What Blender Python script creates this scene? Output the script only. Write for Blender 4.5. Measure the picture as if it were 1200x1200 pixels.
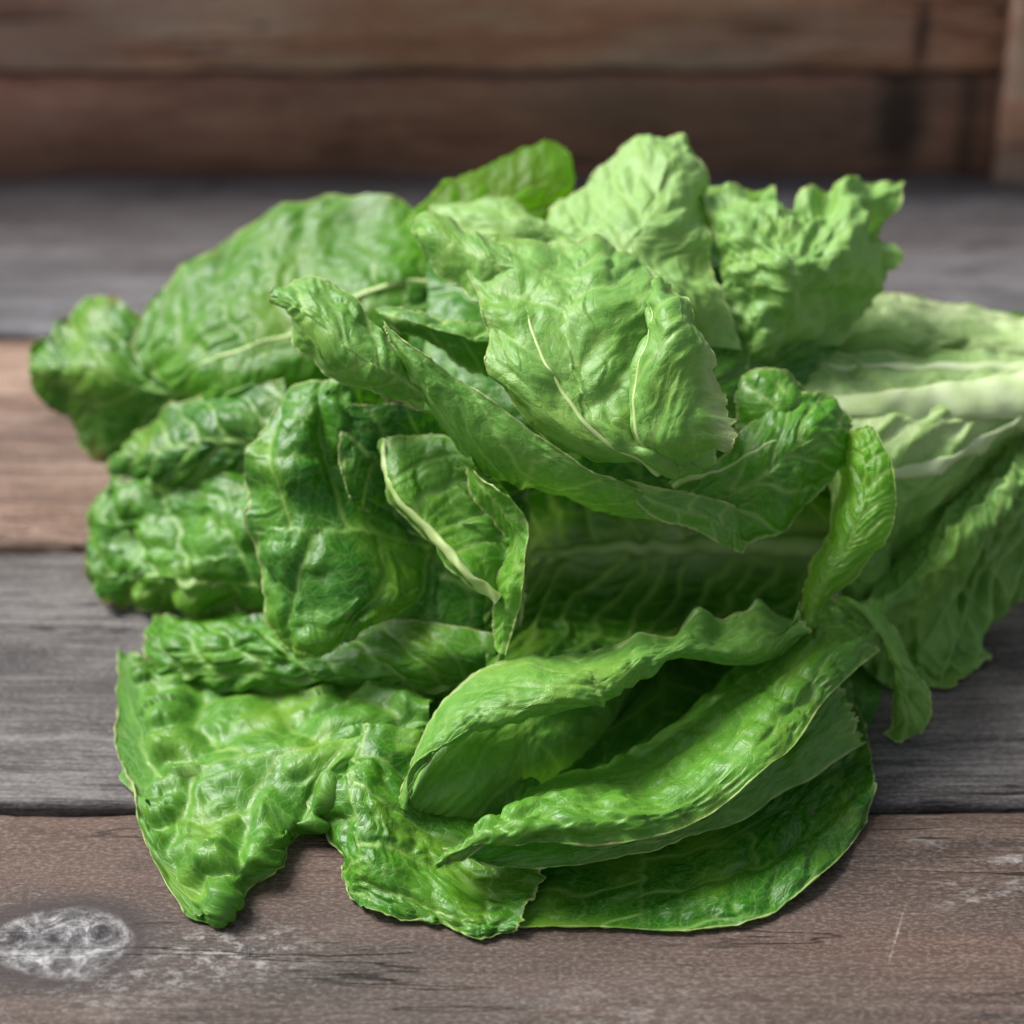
import bpy, math, random
import numpy as np
from mathutils import Vector
R = math.radians
S = bpy.context.scene
for o in list(bpy.data.objects):
    bpy.data.objects.remove(o)
COL = S.collection

# ------------------------------------------------------------------ camera
PITCH = R(35.0); D0 = 0.70; FPX = 3020.0
SN, CS = math.sin(PITCH), math.cos(PITCH)
CAMH, CAMY = D0*SN, -D0*CS
cam = bpy.data.cameras.new('camera'); camo = bpy.data.objects.new('camera', cam); COL.objects.link(camo)
camo.location = (0, CAMY, CAMH); camo.rotation_euler = (math.pi/2 - PITCH, 0, 0)
cam.sensor_width = 36; cam.lens = FPX*36/1200; cam.clip_start = 0.02; cam.clip_end = 50
cam.dof.use_dof = True; cam.dof.focus_distance = 0.580; cam.dof.aperture_fstop = 7.5
S.camera = camo

# ------------------------------------------------------------------ light
SUN_EL, SUN_AZ = 47.0, -60.0          # azimuth measured from +Y towards +X
w = bpy.data.worlds.new('World'); S.world = w; w.use_nodes = True
nt = w.node_tree; nt.nodes.clear()
sky = nt.nodes.new('ShaderNodeTexSky'); sky.sky_type = 'NISHITA'; sky.sun_disc = False
sky.sun_elevation = R(SUN_EL); sky.sun_rotation = R(SUN_AZ)
sky.air_density = 1.0; sky.dust_density = 3.0; sky.ozone_density = 1.0
hs = nt.nodes.new('ShaderNodeHueSaturation'); hs.inputs['Saturation'].default_value = 0.36
bg = nt.nodes.new('ShaderNodeBackground'); bg.inputs['Strength'].default_value = 0.082
wo = nt.nodes.new('ShaderNodeOutputWorld')
nt.links.new(sky.outputs[0], hs.inputs['Color']); nt.links.new(hs.outputs[0], bg.inputs[0]); nt.links.new(bg.outputs[0], wo.inputs[0])
sun = bpy.data.lights.new('sun', 'SUN'); sun.energy = 3.7; sun.angle = R(28); sun.color = (1.0, 0.985, 0.96)
suno = bpy.data.objects.new('sun', sun); COL.objects.link(suno)
az, el = R(SUN_AZ), R(SUN_EL)
sd = Vector((math.sin(az)*math.cos(el), math.cos(az)*math.cos(el), math.sin(el)))
suno.rotation_euler = sd.to_track_quat('Z', 'Y').to_euler(); suno.location = sd*2
S.view_settings.view_transform = 'Standard'; S.view_settings.look = 'None'
S.view_settings.exposure = 0.66; S.view_settings.gamma = 1.0
S.render.resolution_x = S.render.resolution_y = 1024

# ------------------------------------------------------------------ node helpers
class NT:
    def __init__(s, name):
        s.m = bpy.data.materials.new(name); s.m.use_nodes = True
        s.t = s.m.node_tree; s.t.nodes.clear()
    def n(s, typ, **kw):
        nd = s.t.nodes.new('ShaderNode'+typ)
        for k, v in kw.items():
            if k.startswith('i_'):
                key = k[2:]; key = int(key) if key.isdigit() else key.replace('_', ' ')
                s.set(nd.inputs[key], v)
            else: setattr(nd, k, v)
        return nd
    def set(s, sock, v):
        if isinstance(v, bpy.types.NodeSocket): s.t.links.new(v, sock)
        elif hasattr(v, 'outputs'): s.t.links.new(v.outputs[0], sock)
        else: sock.default_value = v
    def math(s, op, a, b=0.0, clamp=False):
        nd = s.t.nodes.new('ShaderNodeMath'); nd.operation = op; nd.use_clamp = clamp
        s.set(nd.inputs[0], a); s.set(nd.inputs[1], b); return nd.outputs[0]
    def mix(s, f, a, b, mode='MIX'):
        nd = s.t.nodes.new('ShaderNodeMix'); nd.data_type = 'RGBA'; nd.blend_type = mode
        s.set(nd.inputs[0], f); s.set(nd.inputs[6], a); s.set(nd.inputs[7], b); return nd.outputs[2]
    def ramp(s, f, stops, interp='LINEAR'):
        nd = s.t.nodes.new('ShaderNodeValToRGB'); s.set(nd.inputs[0], f)
        cr = nd.color_ramp; cr.interpolation = interp
        while len(cr.elements) > 1: cr.elements.remove(cr.elements[-1])
        for i, (p, c) in enumerate(stops):
            e = cr.elements[0] if i == 0 else cr.elements.new(p)
            e.position = p; e.color = tuple(c)+(1,) if len(c) == 3 else c
        return nd.outputs[0]
    def rng(s, v, a, b, c=0.0, d=1.0, smooth=False):
        nd = s.t.nodes.new('ShaderNodeMapRange'); nd.clamp = True
        if smooth: nd.interpolation_type = 'SMOOTHSTEP'
        s.set(nd.inputs[0], v)
        for i, x in enumerate((a, b, c, d)): s.set(nd.inputs[i+1], x)
        return nd.outputs[0]
    def noise(s, vec, scale, detail=4, rough=0.55, dist=0.0):
        return s.n('TexNoise', i_Vector=vec, i_Scale=scale, i_Detail=detail, i_Roughness=rough, i_Distortion=dist).outputs[0]
    def mapping(s, vec, loc=(0,0,0), scale=(1,1,1), rot=(0,0,0)):
        return s.n('Mapping', i_Vector=vec, i_Location=loc, i_Scale=scale, i_Rotation=rot).outputs[0]

# ------------------------------------------------------------------ wood
def wood(name, c_lo, c_mid, c_hi, seed, patch=None, contrast=1.0, rough=0.55, knots=(), white=0.0, scuffs=(), scratches=(), stains=()):
    """weathered plank: grain runs along X (object space = metres)"""
    k = NT(name)
    co = k.n('TexCoord').outputs['Object']
    p = k.mapping(co, loc=(seed*1.37, seed*0.71, seed*0.33))
    # bend the grain round knots
    vec = p
    warp = k.noise(k.mapping(p, scale=(4, 18, 18)), 1.0, 3)
    wv = k.n('CombineXYZ', i_Y=k.math('MULTIPLY', k.math('SUBTRACT', warp, 0.5), 0.012)).outputs[0]
    vec = k.n('VectorMath', operation='ADD', i_0=p, i_1=wv).outputs[0]
    fine = k.noise(k.mapping(vec, scale=(60, 1250, 1250)), 1.0, 5, 0.65)
    med = k.noise(k.mapping(vec, scale=(10, 330, 330)), 1.0, 5, 0.6, 0.4)
    big = k.noise(k.mapping(vec, scale=(5.0, 50, 50)), 1.0, 4, 0.55)
    blot = k.noise(k.mapping(p, scale=(30, 75, 75)), 1.0, 5, 0.62, 0.3)
    g = k.math('ADD', k.math('MULTIPLY', fine, 0.36), k.math('ADD', k.math('MULTIPLY', med, 0.30), k.math('ADD', k.math('MULTIPLY', big, 0.30), k.math('MULTIPLY', blot, 0.22))))
    t = k.rng(g, 0.59-0.085/contrast, 0.59+0.085/contrast)
    col = k.ramp(t, [(0, c_lo), (0.5, c_mid), (1, c_hi)])
    if patch:      # second pigment in broad streaks
        for (pc, s0, s1, amt) in patch:
            pn = k.noise(k.mapping(p, loc=(s0, s0, 0), scale=(s1, s1*5, s1*5)), 1.0, 3, 0.5)
            col = k.mix(k.rng(pn, 0.46, 0.62, 0, amt), col, pc+(1,))
    if white:
        wn = k.noise(k.mapping(p, loc=(7, 3, 0), scale=(60, 140, 140)), 1.0, 8, 0.75)
        wb = k.noise(k.mapping(p, loc=(2, 9, 0), scale=(9, 22, 22)), 1.0, 2)
        m = k.math('MULTIPLY', k.rng(wn, 0.55, 0.66), k.rng(wb, 0.5, 0.66, 0, white))
        col = k.mix(m, col, (0.42, 0.39, 0.37, 1))
    grit = k.noise(k.mapping(p, scale=(700, 1500, 1500)), 1.0, 3, 0.7)
    col = k.mix(k.rng(grit, 0.42, 0.66, 0.0, 0.55), col, k.mix(1.0, col, (0.35, 0.33, 0.32, 1), 'MULTIPLY'))
    col = k.mix(k.rng(grit, 0.50, 0.30, 0.0, 0.35), col, (0.30, 0.27, 0.25, 1))
    hgt = k.math('ADD', k.math('ADD', k.math('MULTIPLY', fine, 0.5), k.math('MULTIPLY', grit, 0.25)), k.math('MULTIPLY', med, 0.5))
    # dark pits and long cracks
    pit = k.noise(k.mapping(p, loc=(5, 1, 0), scale=(20, 300, 300)), 1.0, 3, 0.5)
    pm = k.rng(pit, 0.66, 0.74)
    col = k.mix(k.math('MULTIPLY', pm, 0.7), col, (0.018, 0.012, 0.010, 1))
    hgt = k.math('SUBTRACT', hgt, k.math('MULTIPLY', pm, 0.5))
    ck = k.noise(k.mapping(vec, loc=(8, 2, 0), scale=(7, 95, 95)), 1.0, 4, 0.55)
    cm = k.math('MULTIPLY', k.rng(k.math('ABSOLUTE', k.math('SUBTRACT', ck, 0.5)), 0.0, 0.010, 1, 0), k.rng(k.noise(k.mapping(p, loc=(1, 6, 0), scale=(14, 30, 30)), 1.0, 2), 0.48, 0.56))
    col = k.mix(k.math('MULTIPLY', cm, 0.8), col, (0.016, 0.011, 0.009, 1))
    hgt = k.math('SUBTRACT', hgt, k.math('MULTIPLY', cm, 0.9))
    for (qx, qz, rx, rz, am) in stains:
        sx = k.n('SeparateXYZ', i_0=co)
        dx = k.math('DIVIDE', k.math('SUBTRACT', sx.outputs[0], qx), rx); dz = k.math('DIVIDE', k.math('SUBTRACT', sx.outputs[2], qz), rz)
        d = k.math('ADD', k.math('SQRT', k.math('ADD', k.math('MULTIPLY', dx, dx), k.math('MULTIPLY', dz, dz))), k.math('MULTIPLY', k.math('SUBTRACT', blot, 0.5), 0.9))
        col = k.mix(k.rng(d, 0.5, 1.2, am, 0.0), col, (0.03, 0.02, 0.017, 1))
    for (kx, ky, rx, ry, str_) in knots:
        sx = k.n('SeparateXYZ', i_0=co)
        wn = k.noise(k.mapping(co, scale=(45, 45, 45)), 1.0, 4, 0.6)
        wj = k.math('MULTIPLY', k.math('SUBTRACT', wn, 0.5), 0.55)
        dx = k.math('DIVIDE', k.math('SUBTRACT', sx.outputs[0], kx), rx)
        dy = k.math('DIVIDE', k.math('SUBTRACT', sx.outputs[1], ky), ry)
        d = k.math('SQRT', k.math('ADD', k.math('MULTIPLY', dx, dx), k.math('MULTIPLY', dy, dy)))
        d = k.math('ADD', d, wj)
        grain = k.noise(k.mapping(co, loc=(3, 3, 3), scale=(230, 230, 230)), 1.0, 8, 0.8)
        sw = k.noise(k.mapping(co, loc=(1, 3, 3), scale=(110, 110, 110)), 1.0, 5, 0.6, 2.2)
        inner = k.ramp(k.math('ADD', k.math('MULTIPLY', grain, 0.55), k.math('MULTIPLY', sw, 0.5)),
                       [(0.42, (0.02, 0.018, 0.02)), (0.50, (0.12, 0.115, 0.12)), (0.56, (0.30, 0.29, 0.29)), (0.64, (0.66, 0.65, 0.64))])
        ringc = k.ramp(k.math('ADD', d, k.math('MULTIPLY', k.math('SUBTRACT', grain, 0.5), 0.25)),
                       [(0.0, (0.85, 0.85, 0.85)), (0.62, (0.8, 0.8, 0.8)), (1.0, (0.0, 0, 0))])
        halo = k.rng(d, 1.0, 1.55, 1.0, 0.0, True)
        col = k.mix(k.math('MULTIPLY', halo, 0.8*str_), col, (0.030, 0.022, 0.022, 1))
        # growth rings flowing round the knot
        rings = k.math('SINE', k.math('MULTIPLY', d, 21.0))
        rm = k.math('MULTIPLY', k.rng(rings, 0.2, 1.0), k.rng(d, 1.1, 2.6, 0.45*str_, 0.0))
        col = k.mix(rm, col, (0.05, 0.035, 0.033, 1))
        col = k.mix(k.math('MULTIPLY', ringc, str_), col, inner)
        # pale crust line near the rim of the knot
        cr = k.math('MULTIPLY', k.rng(k.math('ABSOLUTE', k.math('SUBTRACT', d, 0.86)), 0.10, 0.0), k.rng(grain, 0.46, 0.60, 0, 0.40*str_))
        col = k.mix(cr, col, (0.55, 0.54, 0.53, 1))
        hgt = k.math('ADD', hgt, k.math('MULTIPLY', k.math('MULTIPLY', ringc, k.math('SUBTRACT', grain, 0.6)), 1.4))
    if scuffs or scratches:
        sc = k.noise(k.mapping(co, loc=(4, 2, 1), scale=(170, 330, 330)), 1.0, 10, 0.85)
        for (qx, qy, rx, ry, am) in scuffs:
            sx = k.n('SeparateXYZ', i_0=co)
            dx = k.math('DIVIDE', k.math('SUBTRACT', sx.outputs[0], qx), rx); dy = k.math('DIVIDE', k.math('SUBTRACT', sx.outputs[1], qy), ry)
            d = k.math('SQRT', k.math('ADD', k.math('MULTIPLY', dx, dx), k.math('MULTIPLY', dy, dy)))
            col = k.mix(k.math('MULTIPLY', k.rng(sc, 0.50, 0.62), k.rng(d, 0.2, 1.1, am, 0.0)), col, (0.46, 0.44, 0.42, 1))
        for (ax, ay, bx_, by_) in scratches:
            L_ = math.hypot(bx_-ax, by_-ay); ux, uy = (bx_-ax)/L_, (by_-ay)/L_
            sx = k.n('SeparateXYZ', i_0=co)
            X_ = k.math('SUBTRACT', sx.outputs[0], ax); Y_ = k.math('SUBTRACT', sx.outputs[1], ay)
            al = k.math('ADD', k.math('MULTIPLY', X_, ux), k.math('MULTIPLY', Y_, uy))
            ac = k.math('ABSOLUTE', k.math('SUBTRACT', k.math('MULTIPLY', X_, uy), k.math('MULTIPLY', Y_, ux)))
            m_ = k.math('MULTIPLY', k.rng(ac, 0.0001, 0.00035, 1, 0), k.math('MULTIPLY', k.rng(al, 0, L_*0.2), k.rng(al, L_*0.8, L_, 1, 0)))
            col = k.mix(k.math('MULTIPLY', m_, k.rng(sc, 0.42, 0.6, 0, 0.55)), col, (0.40, 0.35, 0.32, 1))
    bmp = k.n('Bump', i_Strength=0.75, i_Distance=0.0011, i_Height=hgt)
    bs = k.n('BsdfPrincipled', i_Roughness=k.rng(med, 0.3, 0.7, rough-0.1, rough+0.14), i_Normal=bmp)
    k.set(bs.inputs['Base Color'], col); bs.inputs['Specular IOR Level'].default_value = 0.35
    out = k.n('OutputMaterial', i_Surface=bs)
    return k.m

def vnoise(x, y, seed=0):
    """smooth value noise, numpy arrays in, about -1..1 out"""
    xi = np.floor(x).astype(np.int64); yi = np.floor(y).astype(np.int64)
    fx = x-xi; fy = y-yi
    fx = fx*fx*fx*(fx*(fx*6-15)+10); fy = fy*fy*fy*(fy*(fy*6-15)+10)
    def h(a, b):
        n = (a*374761393 + b*668265263 + seed*1442695041) & 0xffffffff
        n = ((n ^ (n >> 13))*1274126177) & 0xffffffff
        n = (n ^ (n >> 16)) & 0xffff
        return n/32767.5-1.0
    return (h(xi, yi)*(1-fx)+h(xi+1, yi)*fx)*(1-fy)+(h(xi, yi+1)*(1-fx)+h(xi+1, yi+1)*fx)*fy
def fbm(x, y, seed=0, oct=3, g=0.5):
    r = 0; a = 1
    for i in range(oct):
        r = r + a*vnoise(x*2**i+i*17.3, y*2**i+i*9.1, seed+i*31); a *= g
    return r

def mesh_from(name, verts, faces, mat, parent=None, smooth=True):
    me = bpy.data.meshes.new(name)
    verts = np.asarray(verts, dtype=np.float32); faces = np.asarray(faces, dtype=np.int32)
    me.vertices.add(len(verts)); me.vertices.foreach_set('co', verts.ravel())
    n = faces.shape[1]
    me.loops.add(faces.size); me.loops.foreach_set('vertex_index', faces.ravel())
    me.polygons.add(len(faces)); me.polygons.foreach_set('loop_start', np.arange(0, faces.size, n, dtype=np.int32))
    me.polygons.foreach_set('loop_total', np.full(len(faces), n, dtype=np.int32))
    me.polygons.foreach_set('use_smooth', np.full(len(faces), smooth, dtype=bool))
    me.update(calc_edges=True); me.validate()
    me.materials.append(mat)
    o = bpy.data.objects.new(name, me); COL.objects.link(o)
    if parent: o.parent = parent
    return o

def plank(name, x0, x1, a0, a1, thick, mat, parent, seed, wall_y=None, wear=0.0012):
    """a board: closed mesh with worn, uneven long edges. Table board lies in XY (a = y); wall board stands (a = z)."""
    nx = 150
    xs = np.linspace(x0, x1, nx)
    # profile across: rounded top corners
    e = 0.0022
    prof = [(0, -thick), (0, -e), (e*0.3, -e*0.3), (e, 0)] + [(e+(a1-a0-2*e)*i/10, 0) for i in range(1, 10)] + [(a1-a0-e, 0), (a1-a0-e*0.3, -e*0.3), (a1-a0, -e), (a1-a0, -thick)]
    prof = np.array(prof); m = len(prof)
    V = np.zeros((nx, m, 3))
    for j, (pa, pz) in enumerate(prof):
        t = pa/(a1-a0)
        edge = max(0, 1-min(t, 1-t)*12)
        dz = 0.0005*vnoise(xs*18, np.full(nx, t*5.0), seed) + 0.0003*edge*(-1+vnoise(xs*70, np.full(nx, 3.0+(t > .5)*9), seed+3))
        da = (wear*(vnoise(xs*30, np.full(nx, 1.0+(t > .5)*5), seed+7)*0.7+0.5*vnoise(xs*140, np.full(nx, 1.0+(t > .5)*5), seed+8)))*edge
        V[:, j, 0] = xs; V[:, j, 1] = a0+pa+da; V[:, j, 2] = pz+(dz if pz > -thick*0.9 else 0)
    if wall_y is not None:      # stand it up, face towards -Y
        V = np.stack([V[..., 0], wall_y-V[..., 2], V[..., 1]], axis=-1)
    V = V.reshape(-1, 3)
    F = []
    for i in range(nx-1):
        for j in range(m-1):
            F.append((i*m+j, (i+1)*m+j, (i+1)*m+j+1, i*m+j+1))
        F.append((i*m+m-1, (i+1)*m+m-1, (i+1)*m, i*m))
    o = mesh_from(name, V, F, mat, parent)
    # end caps
    me = o.data
    import bmesh
    bm = bmesh.new(); bm.from_mesh(me); bm.verts.ensure_lookup_table()
    bm.faces.new([bm.verts[j] for j in range(m)]); bm.faces.new([bm.verts[(nx-1)*m+j] for j in reversed(range(m))])
    bmesh.ops.recalc_face_normals(bm, faces=bm.faces); bm.to_mesh(me); bm.free()
    return o

def empty(name, loc=(0, 0, 0), **props):
    o = bpy.data.objects.new(name, None); COL.objects.link(o); o.location = loc; o.empty_display_size = 0.02
    for k_, v in props.items(): o[k_] = v
    return o

table = empty('wooden_table', label='weathered wooden table of wide grey and brown planks under the lettuce', category='table')
YB = [0.199, 0.0917, -0.0158, -0.1197, -0.229, -0.337]
G1 = ((0.058, 0.054, 0.060), (0.115, 0.111, 0.122), (0.205, 0.202, 0.216))
G2 = ((0.12, 0.060, 0.038), (0.28, 0.165, 0.112), (0.46, 0.32, 0.24))
G3 = ((0.055, 0.048, 0.048), (0.125, 0.112, 0.110), (0.21, 0.195, 0.19))
G4 = ((0.022, 0.013, 0.010), (0.070, 0.045, 0.034), (0.150, 0.104, 0.082))
brown = (0.075, 0.045, 0.036)
mats = [
 wood('grey_plank_wood', *G1, seed=1, patch=[((0.12, 0.075, 0.06), 3, 2.4, 0.35)], contrast=1.0),
 wood('tan_plank_wood', *G2, seed=2, patch=[(brown, 1, 2.0, 0.5)], contrast=1.1),
 wood('silver_grey_plank_wood', *G3, seed=3, patch=[((0.07, 0.055, 0.05), 5, 3.0, 0.5)], contrast=1.3),
 wood('brown_plank_wood', *G4, seed=4, patch=[((0.065, 0.052, 0.045), 2, 3.0, 0.6), ((0.16, 0.085, 0.058), 8, 3.5, 0.45)], contrast=1.2,
      knots=[(-0.0985, -0.1645, 0.0160, 0.0120, 1.0), (-0.0845, -0.140, 0.0050, 0.0032, 0.10)], white=1.0,
      scuffs=[(-0.062, -0.168, 0.022, 0.012, 0.9), (-0.085, -0.178, 0.02, 0.012, 0.6), (0.02, -0.185, 0.03, 0.01, 0.35)], scratches=[(0.0815, -0.172, 0.088, -0.152), (0.094, -0.128, 0.110, -0.1275)]),
 wood('dark_plank_wood', *G3, seed=5),
]
for i in range(5):
    plank('plank', -0.42, 0.42, YB[i+1]+0.0012, YB[i]-0.0012, 0.028, mats[i], table, 20+i)

wall = empty('plank_wall', (0, 0, 0), label='dark brown wall of horizontal wooden boards behind the table', category='wall')
W1 = ((0.22, 0.080, 0.053), (0.44, 0.19, 0.130), (0.62, 0.33, 0.24))
W2 = ((0.30, 0.11, 0.072), (0.58, 0.27, 0.18), (0.78, 0.48, 0.36))
wm = [wood('dark_board_wood', *W1, seed=11, patch=[((0.22, 0.11, 0.08), 2, 6.0, 0.5), ((0.09, 0.055, 0.045), 4, 7.0, 0.6)], stains=[(0.1295, 0.014, 0.010, 0.022, 0.9), (0.152, 0.015, 0.004, 0.03, 0.6)]),
      wood('red_brown_board_wood', *W2, seed=12, patch=[((0.36, 0.17, 0.11), 6, 7.0, 0.6), ((0.12, 0.085, 0.07), 1, 6.0, 0.5), ((0.55,0.42,0.36), 9, 12.0, 0.5)], stains=[(0.134, 0.045, 0.0035, 0.014, 0.8)]),
      wood('board_wood', *W1, seed=13)]
ZB = [-0.182, -0.075, 0.0315, 0.100]
for i in range(3):
    plank('plank', -0.42, 0.42, ZB[i]+0.0012, ZB[i+1]-0.0012, 0.02, [wm[2], wm[0], wm[1], wm[2]][i], wall, 40+i, wall_y=0.206)
gk = NT('ground_soil'); gco = gk.n('TexCoord').outputs['Object']
gb = gk.n('BsdfPrincipled', i_Roughness=0.9); gk.set(gb.inputs['Base Color'], gk.ramp(gk.noise(gco, 3.0, 8, 0.65), [(0.3, (0.05, 0.045, 0.04)), (0.7, (0.12, 0.11, 0.10))])); gk.n('OutputMaterial', i_Surface=gb)
gnd = mesh_from('ground', [(-40, -40, -0.74), (40, -40, -0.74), (40, 40, -0.74), (-40, 40, -0.74)], [(0, 1, 2, 3)], gk.m); gnd['kind'] = 'structure'
# upright board at the right end of the wall
bt = plank('batten', -0.09, 0.097, 0.0, 0.05, 0.012, wm[1], wall, 55)
# turn it upright: its X runs up, its Y runs across, it stands in front of the boards
for v_ in bt.data.vertices:
    x, y, z = v_.co; v_.co = (0.1605+y, 0.2035-0.002-z-0.012, x)
bt.data.update()

# ------------------------------------------------------------------ leaf material
def leaf_material(name='lettuce_leaf'):
    k = NT(name)
    A = lambda nm: k.n('Attribute', attribute_name=nm)
    vein, edge, pale = A('vein').outputs['Fac'], A('edge').outputs['Fac'], A('pale').outputs['Fac']
    st = A('st').outputs['Vector']
    oi = k.n('ObjectInfo'); oc = k.n('SeparateColor', i_0=oi.outputs['Color'])
    light, dull, brn = oc.outputs[0], oc.outputs[1], oc.outputs[2]     # how light the leaf is, how matt and how much sky sheen is painted in, how browned at the margin
    p = k.n('VectorMath', operation='ADD', i_0=st, i_1=k.n('CombineXYZ', i_X=oi.outputs['Random'], i_Y=oi.outputs['Random'])).outputs[0]
    n1 = k.noise(p, 60, 4, 0.6); n2 = k.noise(p, 260, 4, 0.6); n3 = k.noise(p, 900, 3, 0.6)
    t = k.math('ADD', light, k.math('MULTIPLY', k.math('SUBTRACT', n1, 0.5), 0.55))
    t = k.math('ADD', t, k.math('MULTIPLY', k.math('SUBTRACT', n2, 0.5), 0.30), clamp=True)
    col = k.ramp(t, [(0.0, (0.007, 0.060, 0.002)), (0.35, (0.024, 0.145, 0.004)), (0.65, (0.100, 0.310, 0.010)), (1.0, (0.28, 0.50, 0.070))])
    dull_sheenc = k.ramp(t, [(0.0, (0.045, 0.15, 0.025)), (0.5, (0.15, 0.33, 0.065)), (1.0, (0.40, 0.57, 0.23))])  # matt leaf greens; on top leaves the whitish end is painted sky sheen
    col = k.mix(k.math('MULTIPLY', dull, 0.8), col, dull_sheenc)
    col = k.mix(k.math('MULTIPLY', pale, 1.0, True), col, (0.50, 0.60, 0.30, 1))
    vm = k.math('MULTIPLY', vein, k.rng(n2, 0.25, 0.6, 0.5, 0.9))
    col = k.mix(vm, col, (0.30, 0.47, 0.12, 1))
    # tiny reticulate veins
    vo = k.n('TexVoronoi', feature='DISTANCE_TO_EDGE', i_Vector=p, i_Scale=430.0)
    fine = k.rng(vo.outputs['Distance'], 0.0, 0.10, 1.0, 0.0)
    col = k.mix(k.math('MULTIPLY', fine, 0.24), col, (0.22, 0.42, 0.08, 1))
    em = k.math('MULTIPLY', edge, k.rng(k.noise(p, 120, 3, 0.6), 0.36, 0.54, 0.1, 0.9))
    col = k.mix(em, col, (0.50, 0.58, 0.22, 1))
    spot = k.math('MULTIPLY', k.rng(k.noise(p, 130, 3, 0.6), 0.50, 0.60), k.math('MULTIPLY', A('rim').outputs['Fac'], brn))
    col = k.mix(k.math('MULTIPLY', spot, 1.0, True), col, (0.16, 0.075, 0.03, 1))
    bru = k.math('MULTIPLY', k.rng(k.noise(p, 95, 5, 0.7), 0.655, 0.70), 0.7)
    col = k.mix(bru, col, (0.20, 0.19, 0.10, 1))
    yel = k.rng(k.noise(p, 38, 3, 0.55), 0.52, 0.68, 0.0, 0.5)
    col = k.mix(yel, col, (0.20, 0.36, 0.03, 1))
    h = k.math('ADD', k.math('MULTIPLY', n2, 0.6), k.math('MULTIPLY', n3, 0.25))
    h = k.math('SUBTRACT', h, k.math('MULTIPLY', fine, 0.13))
    bmp = k.n('Bump', i_Strength=0.6, i_Distance=0.0006, i_Height=h)
    rough = k.math('ADD', k.math('ADD', k.math('MULTIPLY', dull, 0.14), 0.42), k.math('MULTIPLY', k.math('SUBTRACT', n2, 0.5), 0.45))
    bs = k.n('BsdfPrincipled', i_Roughness=rough, i_Normal=bmp)
    k.set(bs.inputs['Base Color'], col); bs.inputs['Specular IOR Level'].default_value = 0.43
    bs.inputs['Coat Weight'].default_value = 0.06; bs.inputs['Coat Roughness'].default_value = 0.34; k.set(bs.inputs['Sheen Weight'], k.math('MULTIPLY', dull, 0.10)); bs.inputs['Sheen Roughness'].default_value = 0.5
    tcol = k.mix(0.85, col, k.mix(1.0, col, (1.55, 1.75, 0.45, 1), 'MULTIPLY'))
    tr = k.n('BsdfTranslucent', i_Color=tcol, i_Normal=bmp)
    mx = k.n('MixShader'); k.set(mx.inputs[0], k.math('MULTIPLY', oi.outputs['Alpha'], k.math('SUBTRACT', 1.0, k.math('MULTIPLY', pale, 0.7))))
    k.t.links.new(bs.outputs[0], mx.inputs[1]); k.t.links.new(tr.outputs[0], mx.inputs[2])
    k.n('OutputMaterial', i_Surface=mx)
    return k.m
LEAF = leaf_material()
def rib_material(name='lettuce_midrib', c0=(0.34, 0.50, 0.13), c1=(0.52, 0.63, 0.28)):
    k = NT(name)
    co = k.n('TexCoord').outputs['Object']
    n = k.noise(k.mapping(co, scale=(120, 120, 120)), 1.0, 4)
    col = k.ramp(n, [(0.3, c0), (0.7, c1)])
    bs = k.n('BsdfPrincipled', i_Roughness=0.42)
    k.set(bs.inputs['Base Color'], col); bs.inputs['Specular IOR Level'].default_value = 0.5
    bs.inputs['Subsurface Weight'].default_value = 0.15; bs.inputs['Subsurface Scale'].default_value = 0.002
    k.set(bs.inputs['Normal'], k.n('Bump', i_Strength=0.4, i_Distance=0.0006, i_Height=n))
    k.n('OutputMaterial', i_Surface=bs); return k.m
RIB = rib_material()
PALE_RIB = rib_material('pale_midrib', (0.40, 0.53, 0.22), (0.58, 0.67, 0.40))

# ------------------------------------------------------------------ leaf surfaces
def unproject(px, py, wcm):
    """picture position + distance in cm in front of the middle of the table -> a real place"""
    t = D0 - wcm/100.0
    a = (px-600.0)/FPX; u = (600.0-py)/FPX
    return np.stack([t*a, CAMY + t*(CS+u*SN), CAMH + t*(-SN+u*CS)], axis=-1)

def cr_matrix(n, t):
    """Catmull-Rom weights (len(t) x n)"""
    t = np.clip(t, 0, n-1-1e-9); i = np.floor(t).astype(int); f = t-i
    W = np.zeros((len(t), n))
    b = [-.5*f+f*f-.5*f**3, 1-2.5*f*f+1.5*f**3, .5*f+2*f*f-1.5*f**3, -.5*f*f+.5*f**3]
    r = np.arange(len(t))
    for k_ in range(4):
        j = i-1+k_
        lo = j < 0; hi = j > n-1; ok = ~(lo | hi)
        W[r[ok], j[ok]] += b[k_][ok]
        # linear extrapolation at the ends
        W[r[lo], 0] += 2*b[k_][lo]; W[r[lo], 1] -= b[k_][lo]
        W[r[hi], n-1] += 2*b[k_][hi]; W[r[hi], n-2] -= b[k_][hi]
    return W

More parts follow.
